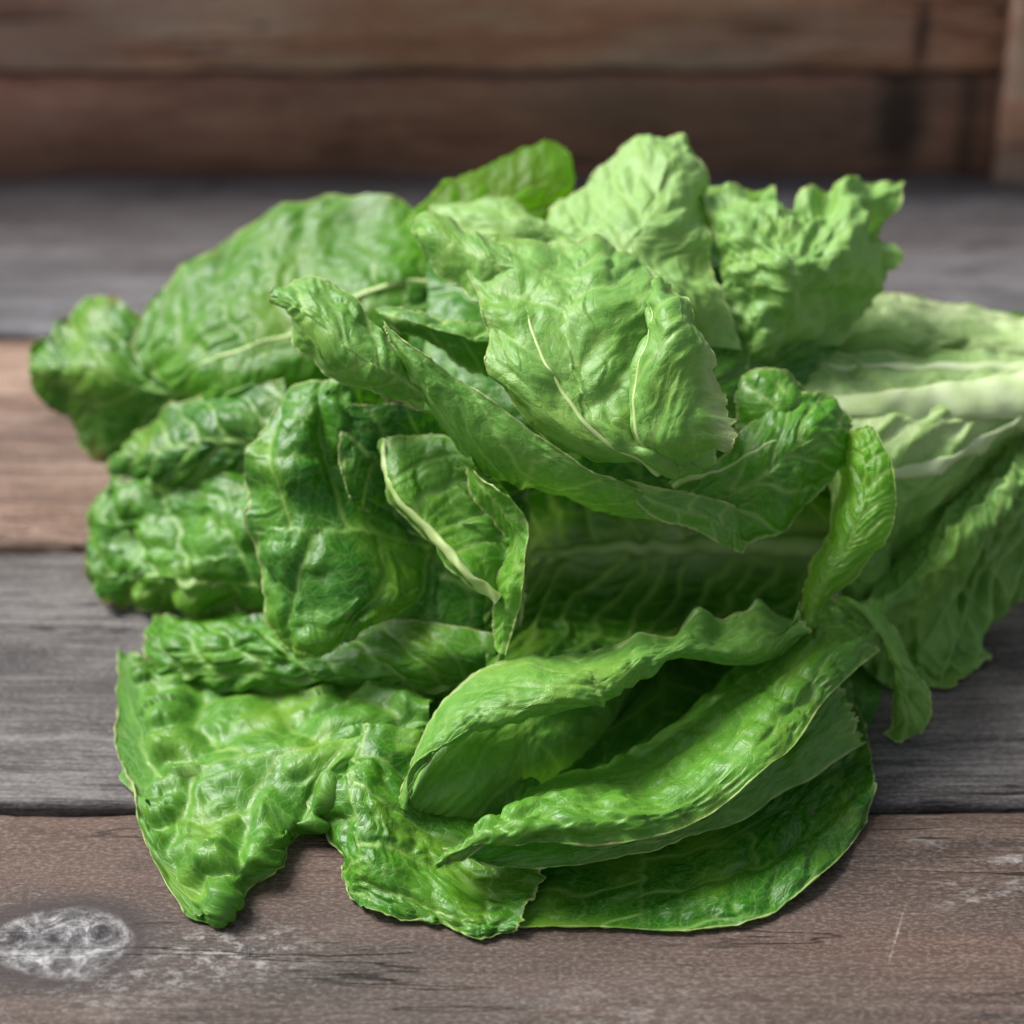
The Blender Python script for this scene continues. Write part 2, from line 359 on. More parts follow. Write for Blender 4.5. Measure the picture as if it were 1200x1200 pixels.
def build_patch(rows, T=False, flip=False, flipc=False, um=0.5, nv=150, nu=130, sec=0.011, slope=0.9, seed=0,
                a_q=0.0007, a_v=0.0006, a_w=0.0015, ruffle=0.0010, jag=0.014, cell=0.0055, groove=1, trim=0.02,
                edges='lrt', pale0=0.0, pale_u=0.0, palef=None, ruff=None, vg=1.0, vw=1.0, wave=0.022, bead=0.00022, curl=0.0010, minz=0.0006):
    P = np.array(rows, dtype=float)
    if T: P = P.transpose(1, 0, 2)
    if flip: P = P[::-1]
    if flipc: P = P[:, ::-1]
    Rn, Cn = P.shape[:2]
    v = np.linspace(0, 1, nv); u = np.linspace(0, 1, nu)
    U, Vv = np.meshgrid(u, v)
    rs = np.random.RandomState(seed)
    # uneven margins: pull the outermost band in by a little
    jl = jag*(0.5+0.5*fbm(Vv*22, Vv*0+1, seed+1, 3)) if 'l' in edges else 0
    jr = jag*(0.5+0.5*fbm(Vv*22, Vv*0+2, seed+2, 3)) if 'r' in edges else 0
    jt = jag*(0.5+0.5*fbm(U*22, U*0+3, seed+3, 3)) if 't' in edges else 0
    UU = jl+(1-jr-jl)*U; VV = Vv*(1-jt)
    # evaluate on a fine regular grid, then sample bilinearly at (VV, UU)
    NV, NU = 260, 260
    WR = cr_matrix(Rn, np.linspace(0, Rn-1, NV)); WC = cr_matrix(Cn, np.linspace(0, Cn-1, NU))
    G = np.einsum('ai,bj,ijk->abk', WR, WC, P)
    for it in range(14):
        G[1:-1, :] += 0.5*(0.5*(G[2:, :]+G[:-2, :])-G[1:-1, :])
        G[:, 1:-1] += 0.5*(0.5*(G[:, 2:]+G[:, :-2])-G[:, 1:-1])
    y = VV*(NV-1); x = UU*(NU-1)
    yi = np.clip(np.floor(y).astype(int), 0, NV-2); xi = np.clip(np.floor(x).astype(int), 0, NU-2)
    fy = (y-yi)[..., None]; fx = (x-xi)[..., None]
    Q = (G[yi, xi]*(1-fx)+G[yi, xi+1]*fx)*(1-fy)+(G[yi+1, xi]*(1-fx)+G[yi+1, xi+1]*fx)*fy
    X = unproject(Q[..., 0], Q[..., 1], Q[..., 2])
    # metric coordinates on the sheet
    du = np.linalg.norm(np.diff(X, axis=1), axis=-1); dv = np.linalg.norm(np.diff(X, axis=0), axis=-1)
    Sx = np.concatenate([np.zeros((nv, 1)), np.cumsum(du, 1)], 1)
    mid = np.array([np.interp(um, u, Sx[i]) for i in range(nv)])
    Sx = Sx-mid[:, None]
    Tx = np.concatenate([np.zeros((1, nu)), np.cumsum(dv, 0)], 0)
    # use a common T (mean) blended so neighbouring columns agree
    Tm = Tx.mean(1, keepdims=True)
    Tx = 0.5*Tx+0.5*Tm
    def normals(X):
        a = np.gradient(X, axis=1); b = np.gradient(X, axis=0)
        n = np.cross(a, b); n /= np.linalg.norm(n, axis=-1, keepdims=True)+1e-12
        return n
    N = normals(X)
    C = np.array([0, CAMY, CAMH]); sgn = 1 if ((C-X)*N).sum(-1).mean() > 0 else -1
    N = N*sgn
    # ---- vein pattern
    w1 = fbm(Sx/0.018+5, Tx/0.018+3, seed+11, 3)*0.0028
    w2 = fbm(Sx/0.018+55, Tx/0.018+33, seed+12, 3)*0.0028
    s, t = Sx+w1, Tx+w2
    ab = np.abs(s); side = (Sx > 0)
    ph = (t - slope*ab + 9.0*ab*ab*0.6)/sec + side*0.47 + seed*0.37
    dist = np.abs(ph-np.round(ph))*sec/math.sqrt(1+slope*slope)
    wid = vw*0.00046+0.00022*np.exp(-ab/0.012)
    fade = np.clip(1-ab/0.05, 0.25, 1)
    sv = np.exp(-(dist/wid)**2)*fade
    svh = np.exp(-(dist/(sec*0.13))**2)
    # cells
    smin, smax, tmin, tmax = s.min()-.01, s.max()+.01, t.min()-.01, t.max()+.01
    nx_, ny_ = int((smax-smin)/cell)+1, int((tmax-tmin)/cell)+1
    gx, gy = np.meshgrid(np.arange(nx_), np.arange(ny_))
    sp = np.stack([smin+(gx+rs.uniform(0.05, .95, gx.shape))*cell, tmin+(gy+rs.uniform(.05, .95, gx.shape))*cell], -1)
    ci = np.clip(((s-smin)/cell).astype(int), 0, nx_-1); cj = np.clip(((t-tmin)/cell).astype(int), 0, ny_-1)
    F1 = np.full(s.shape, 9.0); F2 = np.full(s.shape, 9.0)
    for dj in (-2, -1, 0, 1, 2):
        for di in (-2, -1, 0, 1, 2):
            a_ = np.clip(ci+di, 0, nx_-1); b_ = np.clip(cj+dj, 0, ny_-1)
            bad = (ci+di != a_) | (cj+dj != b_)
            q = sp[b_, a_]; d = np.hypot(q[..., 0]-s, q[..., 1]-t)+bad*9
            m = d < F1
            F2 = np.where(m, F1, np.minimum(F2, d)); F1 = np.where(m, d, F1)
    ed = (F2-F1)/cell
    # quilting: strips between the side veins, crossed by short veins
    k_i = np.floor(ph)+side*1000
    hsh = lambda z, q_: (np.abs(np.sin(z*12.9898+q_*78.233+seed)*43758.5453) % 1.0)
    clen = sec*0.95
    bb = ab/clen*(0.8+0.5*hsh(k_i, 1.0))+hsh(k_i, 2.0)*3+0.12*vnoise(t/0.006, s/0.006, seed+9)
    d2 = np.abs(bb-np.round(bb))*clen
    cid = np.floor(bb+0.5)
    prnd = hsh(k_i*3.1+cid, 3.0)
    k1 = sec*0.14; k2 = clen*0.16
    pl = (1-np.exp(-(dist/k1)**2))*(0.30+0.70*(1-np.exp(-(d2/k2)**2)))*(0.25+0.95*prnd)
    tv = np.maximum(np.exp(-(d2/0.00034)**2)*0.7, np.exp(-(ed/0.05)**2)*0.40)*np.clip(dist/0.002, 0, 1)
    bump = np.clip(ed/0.75, 0, 1); bump = bump*bump*(3-2*bump)
    mod = np.clip(0.75+0.75*fbm(Sx/0.022, Tx/0.022, seed+5, 2), 0.12, 1.6)
    mod2 = np.clip(0.35+0.9*fbm(Sx/0.017, Tx/0.017, seed+6, 2), 0.0, 1.3)
    eu = np.minimum(U if 'l' in edges else 1.0, (1-U) if 'r' in edges else 1.0)
    wu = np.abs(Sx[:, -1]-Sx[:, 0])[:, None]*eu
    et = (1-Vv)*Tx[-1].mean() if 't' in edges else Vv*0+1.0
    de = np.minimum(wu, et)
    amp_e = np.clip(de/0.004, 0.25, 1)
    h = 0.55*a_q*(bump-0.4)*amp_e*mod2 + 2.1*a_v*(pl-0.35)*amp_e*mod
    h = h + 0.00011*np.sin(ph*2*math.pi*3.0+3*vnoise(s/0.006, t/0.004, seed+15))*np.clip(0.6+0.8*vnoise(s/0.015, t/0.015, seed+16), 0, 1)
    h = h + 0.00020*fbm(s/0.0035, t/0.0035, seed+18, 3)
    h = h*groove + a_w*fbm(Sx/wave, Tx/wave, seed+21, 3, 0.45)
    if um is not None and pale_u > 0:
        pass
    rf = np.exp(-de/0.007)
    rw = np.exp(-de/0.012)*(1-np.exp(-de/0.003)*0.3)
    fu = ruff(U, Vv) if ruff is not None else 1.0
    for (dd, al, ac, sd_) in ((wu, Tx, Sx, 0), (et, Sx, Tx, 7)):
        if np.ndim(dd) == 0 or dd.min() > 0.9: continue
        rw = np.exp(-dd/0.012)
        h = h + fu*curl*rw*np.sin(al/0.0075*2.2+2.5*vnoise(al/0.02, al*0+4, seed+43+sd_))*np.clip(0.5+fbm(al/0.03, al*0, seed+44+sd_, 2), 0, 1)
        h = h + fu*ruffle*np.exp(-dd/0.007)*(fbm(al/0.011, ac/0.03, seed+41+sd_, 2)+0.3*fbm(al/0.004, ac/0.01, seed+42+sd_, 2))
    X = X+N*h[..., None]
    X = X.copy(); X[..., 2] = np.maximum(X[..., 2], minz+0.0006*rf)
    edge = np.exp(-(de/0.00042)**2)
    rim = np.exp(-de/0.004)
    midm = np.exp(-(Sx/0.0007)**2)*np.clip(1.1-Vv, 0, 1)
    vein = np.clip(vg*np.maximum(np.maximum(sv*0.9, tv*0.6), midm), 0, 1.5)
    pale = np.clip(pale0*(1-Vv)**1.5 + (pale_u*np.exp(-(Sx/0.007)**2)*(1-0.6*Vv)), 0, 1)
    if palef is not None: pale = np.clip(np.maximum(pale, palef(U, Vv, Sx, Tx)), 0, 1)
    pale = np.clip(pale*(1+0.35*fbm(Sx/0.008, Tx/0.02, seed+61, 2)), 0, 1)
    idx = np.arange(nv*nu).reshape(nv, nu)
    F = np.stack([idx[:-1, :-1], idx[:-1, 1:], idx[1:, 1:], idx[1:, :-1]], -1).reshape(-1, 4)
    if sgn < 0: F = F[:, ::-1]
    ST = np.stack([s*1.0+seed*0.013, t, np.zeros_like(s)], -1)
    NN = normals(X)*sgn
    # thickened margin: a fine bead along each free edge, part of the same mesh
    Vx = [X.reshape(-1, 3)]; Fx = [F]; cnt = nv*nu
    at = dict(vein=[vein.ravel()], edge=[edge.ravel()], rim=[rim.ravel()], pale=[pale.ravel()], st=[ST.reshape(-1, 3)])
    ln = []
    if 'l' in edges: ln.append((X[:, 0], NN[:, 0], ST[:, 0], rim[:, 0], pale[:, 0]))
    if 'r' in edges: ln.append((X[:, -1], NN[:, -1], ST[:, -1], rim[:, -1], pale[:, -1]))
    if 't' in edges: ln.append((X[-1], NN[-1], ST[-1], rim[-1], pale[-1]))
    for (L, ln_n, lst, lr, lp) in ln:
        tg = np.gradient(L, axis=0); tg /= np.linalg.norm(tg, axis=1, keepdims=True)+1e-12
        bi = np.cross(tg, ln_n); bi /= np.linalg.norm(bi, axis=1, keepdims=True)+1e-12; nn2 = np.cross(bi, tg)
        n = len(L); q = np.arange(n)
        rad = bead*np.clip(0.75+0.8*fbm(q*0.22, q*0.0, seed+71, 2), 0.15, 1.6)*np.clip(np.minimum(q, n-1-q)/4.0, 0.15, 1); m = 5
        ring = np.stack([L+(bi*math.cos(2*math.pi*j/m)+nn2*math.sin(2*math.pi*j/m))*rad[:, None] for j in range(m)], 1)
        Vx.append(ring.reshape(-1, 3))
        i_ = np.arange(n-1)
        for j in range(m):
            j2 = (j+1) % m
            Fx.append(np.stack([i_*m+j, i_*m+j2, (i_+1)*m+j2, (i_+1)*m+j], -1)+cnt)
        cnt += n*m
        at['vein'].append(np.zeros(n*m)); at['edge'].append(np.ones(n*m)*0.9); at['rim'].append(np.repeat(lr, m)); at['pale'].append(np.repeat(lp, m)); at['st'].append(np.repeat(lst, m, axis=0))
    at = {a_: np.concatenate(b_) for a_, b_ in at.items()}
    return dict(V=np.concatenate(Vx), F=np.concatenate(Fx), X=X, N=NN, u=u, v=v, **at)

lettuce = empty('romaine_lettuce', (0.05, -0.02, 0.0), label='head of green romaine lettuce with ruffled leaves lying on the wooden table', category='lettuce')
LOC = np.array([0.05, -0.02, 0.0])
N_SEED = [100]
def leaf(patches, tone=0.5, dull=0.0, brown_=0.0, glow=0.20, label=None, rib=None, **common):
    ps = []
    for pt in patches:
        kw = dict(common); 
        if isinstance(pt, dict): kw.update({a: b for a, b in pt.items() if a != 'rows'}); rows = pt['rows']
        else: rows = pt
        N_SEED[0] += 1
        kw.setdefault('seed', N_SEED[0])
        ps.append(build_patch(rows, **kw))
    off = 0; Vs = []; Fs = []
    for q in ps:
        Vs.append(q['V']); Fs.append(q['F']+off); off += len(q['V'])
    o = mesh_from('leaf', np.concatenate(Vs)-LOC, np.concatenate(Fs), LEAF, lettuce)
    for nm in ('vein', 'edge', 'rim', 'pale'):
        a = o.data.attributes.new(nm, 'FLOAT', 'POINT'); a.data.foreach_set('value', np.concatenate([q[nm] for q in ps]).astype(np.float32))
    a = o.data.attributes.new('st', 'FLOAT_VECTOR', 'POINT'); a.data.foreach_set('vector', np.concatenate([q['st'] for q in ps]).astype(np.float32).ravel())
    o.color = (tone, dull, brown_, glow)
    if label: o['label'] = label
    for rb in (rib or []):
        make_rib(ps[rb.get('patch', 0)], o, **{a: b for a, b in rb.items() if a != 'patch'})
    return o

def make_rib(q, parent, u0=0.5, u1=None, v0=0.0, v1=0.9, r0=0.0016, r1=0.0003, sink=0.2, wob=0.0, flat=0.6, pale=False):
    """tapered half-round midrib lying along the leaf"""
    u1 = u0 if u1 is None else u1
    n = 60; m = 10
    X, N = q['X'], q['N']; nv, nu = X.shape[:2]
    V = []; 
    pts = []; nn = []
    for i in range(n):
        a = i/(n-1); vv = v0+(v1-v0)*a; uu = u0+(u1-u0)*a+wob*math.sin(a*5)
        y = min(max(vv*(nv-1), 0), nv-1.001); x = min(max(uu*(nu-1), 0), nu-1.001); yi, xi = int(y), int(x); fy, fx = y-yi, x-xi
        L = lambda A: (A[yi, xi]*(1-fx)+A[yi, xi+1]*fx)*(1-fy)+(A[yi+1, xi]*(1-fx)+A[yi+1, xi+1]*fx)*fy
        pts.append(L(X)); nn.append(L(N))
    pts = np.array(pts); nn = np.array(nn)
    for _ in range(3):
        pts[1:-1] = 0.5*pts[1:-1]+0.25*(pts[2:]+pts[:-2]); nn[1:-1] = 0.5*nn[1:-1]+0.25*(nn[2:]+nn[:-2])
    tg = np.gradient(pts, axis=0); tg /= np.linalg.norm(tg, axis=1, keepdims=True)
    bi = np.cross(tg, nn); bi /= np.linalg.norm(bi, axis=1, keepdims=True); nn = np.cross(bi, tg)
    for i in range(n):
        a = i/(n-1); r = r0+(r1-r0)*a**0.8
        if a > 0.93: r *= max(0.1, (1-a)/0.07)
        for j in range(m):
            th = 2*math.pi*j/m
            V.append(pts[i]+bi[i]*r*math.cos(th)+nn[i]*(r*flat*math.sin(th)-r*flat*sink))
    F = [(i*m+j, i*m+(j+1) % m, (i+1)*m+(j+1) % m, (i+1)*m+j) for i in range(n-1) for j in range(m)]
    return mesh_from('midrib', np.array(V)-LOC, F, PALE_RIB if pale else RIB, parent)
# F large back left leaf
leaf([[[(530,300,3.5),(530,315,3.5),(535,325,4),(530,370,4),(520,400,4)],
 [(472,232,2.5),(485,285,3.5),(490,332,4.2),(480,380,4.5),(470,430,4)],
 [(380,230,1.5),(400,290,3.2),(420,348,4.2),(420,410,4.5),(410,470,4)],
 [(300,252,1.2),(325,325,3.2),(345,392,4.2),(350,430,4.6),(340,500,4)],
 [(230,300,1.2),(255,355,3),(275,412,4),(290,450,4.4),(280,500,4)],
 [(178,348,1.5),(200,400,2.8),(230,430,3.8),(245,460,4),(240,490,3.8)],
 [(146,400,2),(165,430,2.5),(200,458,3.2),(215,470,3.2),(215,480,3.2)]]],
 tone=0.58, brown_=0.3, glow=0.42, dull=0.0, sec=0.013, slope=0.35, rib=[dict(u0=0.5, r0=0.0011, r1=0.0004)], a_w=0.0016)
# G leftmost leaf
leaf([[[(240,400,1.5),(240,440,2),(240,470,2.4),(230,500,2),(215,530,1.5)],
 [(165,368,1),(165,410,1.8),(170,455,2.6),(165,495,2),(150,540,1.2)],
 [(118,343,.3),(120,390,1.5),(125,440,2.6),(122,490,1.8),(118,545,1.0)],
 [(85,362,.2),(88,400,1.2),(95,432,2.2),(92,475,1.4),(92,525,.8)],
 [(62,385,.4),(60,405,1.0),(62,430,1.6),(62,455,1.1),(72,490,.8)],
 [(44,406,.8),(30,413,.9),(33,430,1.1),(35,455,1),(50,472,.9)]]],
 tone=0.42, brown_=1.0, ruffle=0.0012, jag=0.04, curl=0.0014)
# H
leaf([[[(330,440,5),(330,490,5.5),(330,560,5.5),(330,600,5)],
 [(260,455,4.2),(262,490,5),(262,540,5),(258,590,4.2)],
 [(205,470,3.2),(200,505,4),(195,545,4.4),(200,580,3.5)],
 [(170,500,2.6),(160,520,3.2),(150,545,3.2),(165,575,3)],
 [(150,522,2.2),(138,535,2.5),(128,548,2.4),(140,565,2.4)]]], tone=0.32)
# I
leaf([[[(340,540,6),(340,600,6.5),(340,640,6.6),(340,690,6.4),(340,730,6)],
 [(285,540,4.8),(285,590,5.6),(285,640,6),(280,685,5.8),(280,722,5)],
 [(230,542,4.2),(225,590,4.8),(222,640,5.2),(215,680,5.2),(215,722,4.2)],
 [(175,545,3.6),(170,590,4.0),(165,630,4.2),(160,675,4.2),(165,720,3.8)],
 [(135,550,2.6),(128,590,3.2),(122,630,3.4),(122,675,3.6),(135,712,3.8)],
 [(118,575,2.2),(108,605,2.6),(103,640,2.8),(106,670,3.2),(118,695,3.4)]]], tone=0.48, brown_=0.9, jag=0.04, curl=0.0016, a_q=0.0005, a_v=0.0013, sec=0.016, a_w=0.0024, um=0.75, wave=0.022)
# J
leaf([[[(580,740,8.5),(580,770,8.8),(575,800,8.5),(570,822,8)],
 [(500,730,8),(500,765,8.6),(500,795,8.5),(500,820,7.8)],
 [(430,725,7.2),(430,760,8),(430,790,8.2),(430,808,7.6)],
 [(360,715,6.2),(360,755,7.4),(360,785,7.8),(365,812,7.2)],
 [(300,712,5.5),(300,745,7),(300,775,7.4),(300,805,6.8)],
 [(240,712,4.8),(235,745,6.4),(235,780,6.8),(240,813,6.4)],
 [(190,716,4.4),(185,745,5.6),(185,780,6),(200,813,6)],
 [(172,728,4.2),(165,745,4.8),(165,775,5.2),(178,800,5.6)]]], tone=0.5, jag=0.03, curl=0.0012, a_q=0.0006, a_v=0.0010, um=0.8)
# K3 dark leaf behind K
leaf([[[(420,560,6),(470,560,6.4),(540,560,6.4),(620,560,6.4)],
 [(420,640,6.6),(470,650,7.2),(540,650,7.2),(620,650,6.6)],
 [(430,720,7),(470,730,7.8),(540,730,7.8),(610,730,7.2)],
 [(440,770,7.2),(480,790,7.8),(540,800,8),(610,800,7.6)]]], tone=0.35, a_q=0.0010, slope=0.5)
# T bottom left leaf
leaf([[[(510,800,8),(505,830,9),(500,860,9.5),(480,890,9.8),(450,900,9.8),(445,902,9.4)],
 [(440,795,7.6),(435,830,8.8),(420,865,9.6),(400,900,10.2),(388,930,10.6),(392,935,9.8)],
 [(370,792,7),(365,830,8.4),(350,880,9.8),(358,930,10.8),(365,960,11.2),(374,978,10.4)],
 [(300,787,6.5),(290,835,8),(285,890,9.6),(310,950,11.2),(325,985,11.9),(346,1008,11.4)],
 [(240,782,6),(230,830,7.4),(235,900,9.4),(262,965,11.2),(285,1008,12.4),(312,1030,12.1)],
 [(190,772,5.6),(182,830,7),(192,910,9.2),(225,985,11.4),(260,1045,12.9),(272,1064,12.7)],
 [(155,762,5.3),(152,830,6.7),(163,915,9),(192,1000,11.4),(244,1078,13.0),(250,1084,13)],
 [(140,764,5.2),(137,820,6.4),(147,885,8.5),(170,985,10.9),(214,1070,12.8),(232,1082,13)]]],
 tone=0.50, dull=0.15, brown_=0.4, a_q=0.0008, a_v=0.0018, a_w=0.0026, sec=0.018, slope=0.6, um=0.42, wave=0.016, nv=180, nu=170)
# S1, S2 bottom leaves
leaf([[[(380,870,9.4),(440,850,9.8),(500,860,9.8),(560,900,9.8),(640,930,9.9)],
 [(367,915,10),(420,900,11),(480,920,11),(550,960,11.1),(640,985,11.5)],
 [(375,955,10.6),(425,950,11.8),(480,975,12),(550,1005,12.0),(640,1020,12.3)],
 [(390,1000,11.3),(430,1005,12.4),(485,1025,12.6),(550,1045,12.8),(625,1052,12.9)],
 [(402,1035,12),(440,1050,12.6),(495,1065,13.1),(550,1080,13.4),(612,1082,13.5)],
 [(404,1056,12.3),(440,1074,12.9),(500,1088,13.2),(555,1106,13.5),(605,1098,13.4)]]],
 tone=0.45, a_q=0.0013, a_v=0.0014, a_w=0.002, sec=0.013, slope=0.3, um=0.2, ruffle=0.0012, jag=0.03, curl=0.0012)
leaf([[[(550,930,9.6),(700,900,9.2),(800,860,8.6),(900,820,7.8),(980,800,7),(1000,790,6.6)],
 [(560,1000,11.0),(700,985,11),(800,960,10.4),(900,920,9.4),(980,870,8.2),(1012,850,7.4)],
 [(570,1045,12.1),(700,1030,12),(800,1010,11.5),(900,975,10.4),(985,915,9.2),(1022,895,8.7)],
 [(585,1078,12.9),(700,1070,12.8),(800,1060,12.6),(895,1030,12),(980,975,10.8),(1022,930,9.6)],
 [(600,1090,13.2),(700,1092,13.2),(800,1096,13.3),(892,1080,13),(962,1030,11.9),(1012,972,10.5)]]],
 tone=0.36, a_q=0.001, a_w=0.002, sec=0.015, slope=0.3, um=0.3, nu=190)
# R strip below Q
leaf([[[(520,1000,12.2),(600,980,12.2),(700,970,12.0),(800,940,11.6),(900,880,10.4),(980,790,9)],
 [(530,1008,12.5),(610,1000,12.7),(700,992,12.4),(800,968,12.0),(900,915,10.8),(1000,830,9.2)],
 [(560,1006,12.7),(630,1019,12.9),(700,1010,12.5),(790,990,11.9),(880,955,11),(1015,870,9.2)]]],
 tone=0.45, dull=0.7, a_q=0.0004, flip=False, nu=170, nv=60)
# X2 dark leaf between P and Q
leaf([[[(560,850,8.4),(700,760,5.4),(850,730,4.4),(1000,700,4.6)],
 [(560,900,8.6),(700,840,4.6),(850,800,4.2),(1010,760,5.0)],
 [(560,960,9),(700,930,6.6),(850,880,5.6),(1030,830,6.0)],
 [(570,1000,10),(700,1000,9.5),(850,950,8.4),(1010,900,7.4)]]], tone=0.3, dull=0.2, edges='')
# Q front lower leaf
leaf([[[(505,1010,13),(508,1011,13.1),(510,1013,13.2),(512,1014,13.1)],
 [(560,972,12),(560,980,12.8),(562,985,13.4),(565,992,13.2)],
 [(618,920,10.8),(620,945,12.3),(625,968,13.4),(630,986,13.4)],
 [(690,890,10),(695,925,11.8),(700,960,13.2),(700,992,13.4)],
 [(752,865,9.4),(765,900,11.2),(780,940,12.8),(790,974,13)],
 [(812,820,8.7),(830,865,10.6),(850,900,12),(865,932,12.4)],
 [(862,785,8),(880,820,9.8),(900,850,11.2),(925,882,11.6)],
 [(908,762,7.8),(915,785,9.2),(935,805,10.4),(960,830,10.6)],
 [(955,715,7.4),(965,740,8.6),(985,765,9.6),(1000,788,9.8)],
 [(985,705,7),(1005,730,8),(1020,745,8.8),(1035,758,9)]]],
 T=True, tone=0.55, dull=0.15, a_q=0.0011, a_v=0.0008, a_w=0.0020, brown_=0.35, cell=0.006, sec=0.010, slope=0.5, um=0.95, nu=190, edges='tr', groove=1)
# P front cup
leaf([dict(rows=[[(470,945,11.2),(472,947,11.4),(474,949,11.5),(476,950,11.4)],
 [(480,895,11.0),(485,900,11.6),(492,903,11.8),(497,902,11.6)],
 [(508,835,10.6),(520,850,11.8),(535,865,12.2),(545,868,11.8)],
 [(555,788,10.2),(575,815,11.9),(590,840,12.4),(600,850,12)],
 [(620,766,10),(635,790,11.8),(645,820,12.4),(650,836,12)],
 [(685,763,9.8),(695,785,11.6),(705,810,12),(710,825,11.6)],
 [(750,755,9.4),(752,765,10.8),(755,780,11.2),(755,795,10.8)],
 [(800,735,9),(800,748,10.2),(805,760,10.6),(808,772,10.2)],
 [(850,735,8.8),(850,750,9.8),(852,765,10.2),(855,778,9.8)],
 [(900,725,8.6),(900,740,9.6),(905,755,9.8),(905,770,9.4)],
 [(940,695,8.4),(940,710,9.2),(945,725,9.4),(948,738,9.2)]], T=True, flip=True, nu=220, nv=80, edges='tr', ruffle=0.0034, curl=0.0040, a_q=0.0012, ruff=lambda U,V: np.clip((U-0.50)*5,0.12,1)),
 dict(rows=[[(470,940,10.6),(472,945,11),(473,948,11.1),(475,952,11)],
 [(500,880,10.4),(500,910,11),(505,935,11.3),(510,958,11)],
 [(550,850,10.2),(555,890,10.9),(555,925,11.2),(560,962,10.8)],
 [(620,815,9.0),(620,860,9.6),(620,895,9.8),(620,934,9.4)],
 [(690,790,7.6),(690,825,8.2),(690,855,8.4),(690,890,8.0)],
 [(730,760,6.2),(735,800,6.6),(735,835,6.6),(738,870,6.0)],
 [(760,740,4.4),(770,790,4.8),(770,830,4.8),(775,860,4.4)]], T=True, edges='', a_q=0.0003, a_v=0.0002, a_w=0.001)],
 tone=0.55, dull=0.45)
# M deep centre leaf
leaf([[[(985,540,6.5),(985,600,4.4),(975,650,4.2),(965,700,5),(955,740,7.6)],
 [(900,525,6.5),(890,590,4.4),(885,640,4.0),(885,705,5.2),(895,765,8.8)],
 [(810,510,6.8),(805,580,4.8),(800,640,4.2),(805,710,4.8),(810,770,9.)],
 [(730,500,7.2),(730,575,5.2),(730,642,4.8),(732,710,5.4),(738,780,9.2)],
 [(660,490,7.6),(660,570,5.4),(660,648,4.8),(663,712,6.2),(672,785,9.4)],
 [(610,510,8),(606,585,6.4),(605,655,6),(603,715,7),(610,790,9.4)],
 [(575,530,8.2),(570,600,7.6),(565,665,7.4),(568,720,7.8),(570,790,9.2)]]],
 tone=0.42, sec=0.008, slope=0.7, vg=1.9, vw=1.4, a_q=0.0002, a_v=0.0008, a_w=0.0006, groove=-1, pale_u=0.9, rib=[dict(u0=0.5, v0=0.0, v1=0.82, r0=0.0034, r1=0.0011, sink=-0.6, flat=0.9)], edges='r')
# L small centre leaf
leaf([dict(rows=[[(578,708,10.0),(583,704,10.3),(590,700,10.1),(595,695,9.9),(600,690,10.0)],
 [(530,668,9.8),(540,662,10.4),(562,655,10.2),(585,640,9.9),(602,628,10.1)],
 [(490,628,9.2),(500,620,10.0),(530,605,9.8),(565,590,9.8),(594,580,10.2)],
 [(458,590,8.8),(470,580,9.7),(500,565,9.4),(535,555,9.5),(566,555,10.1)],
 [(446,550,8.6),(458,545,9.3),(490,535,9.1),(520,530,9.2),(552,535,10)],
 [(443,517,8.4),(460,513,8.8),(490,511,8.6),(520,510,8.8),(545,512,9.6)]], um=0.2, sec=0.008, slope=0.15, a_v=0.0016, a_q=0.0005, edges='lt'),
 dict(rows=[[(545,548,9.9),(548,551,10.2),(551,553,10.4)],
 [(558,582,10.0),(572,576,10.5),(584,570,10.8)],
 [(577,615,10.0),(592,608,10.6),(609,601,10.9)],
 [(592,652,10.0),(604,648,10.6),(616,646,10.9)],
 [(580,690,10.0),(597,690,10.5),(613,690,10.7)],
 [(574,725,9.9),(589,727,10.3),(604,726,10.4)],
 [(578,758,9.9),(585,764,10.1),(593,766,10.1)]], edges='lr', a_q=0.0004, a_v=0.0002, a_w=0.0006, nu=40)],
 tone=0.62, dull=0.1, rib=[dict(u0=0.2, u1=0.17, v0=0.0, v1=1.0, r0=0.0020, r1=0.0011)])
# K
leaf([[[(350,455,7),(375,445,7.4),(400,442,7.6),(430,450,7.4),(460,470,7)],
 [(312,500,7.4),(345,490,8),(385,490,8),(430,500,7.2),(480,520,6.6)],
 [(288,560,7.8),(330,550,8.6),(380,550,8.2),(440,560,7.4),(500,580,6.8)],
 [(286,620,8),(330,620,8.9),(390,620,8.8),(450,625,8.2),(510,640,7.4)],
 [(298,690,8.2),(340,690,9.1),(400,690,9.2),(455,690,8.8),(512,695,7.8)],
 [(318,745,8.4),(350,745,9.1),(400,735,9.2),(435,725,9.0),(480,725,8.2)],
 [(345,768,8.5),(375,768,8.8),(405,752,8.9),(430,738,8.9),(450,735,8.6)]]],
 T=True, flip=True, tone=0.40, a_q=0.0010, a_v=0.0012, a_w=0.0020, sec=0.016, slope=0.4, um=0.5, nv=150, nu=190, cell=0.007)
leaf([[[(412,478,7.8),(440,472,8),(480,475,8),(530,490,7.8)],
 [(398,515,8.2),(430,510,8.2),(470,515,7.8),(530,530,7.4)],
 [(398,555,8.4),(425,560,8.2),(465,575,7.6),(530,600,7.2)],
 [(405,590,8.3),(430,600,8),(470,620,7.6),(540,650,7.2)]]], T=True, flip=True, tone=0.33, a_q=0.0007)
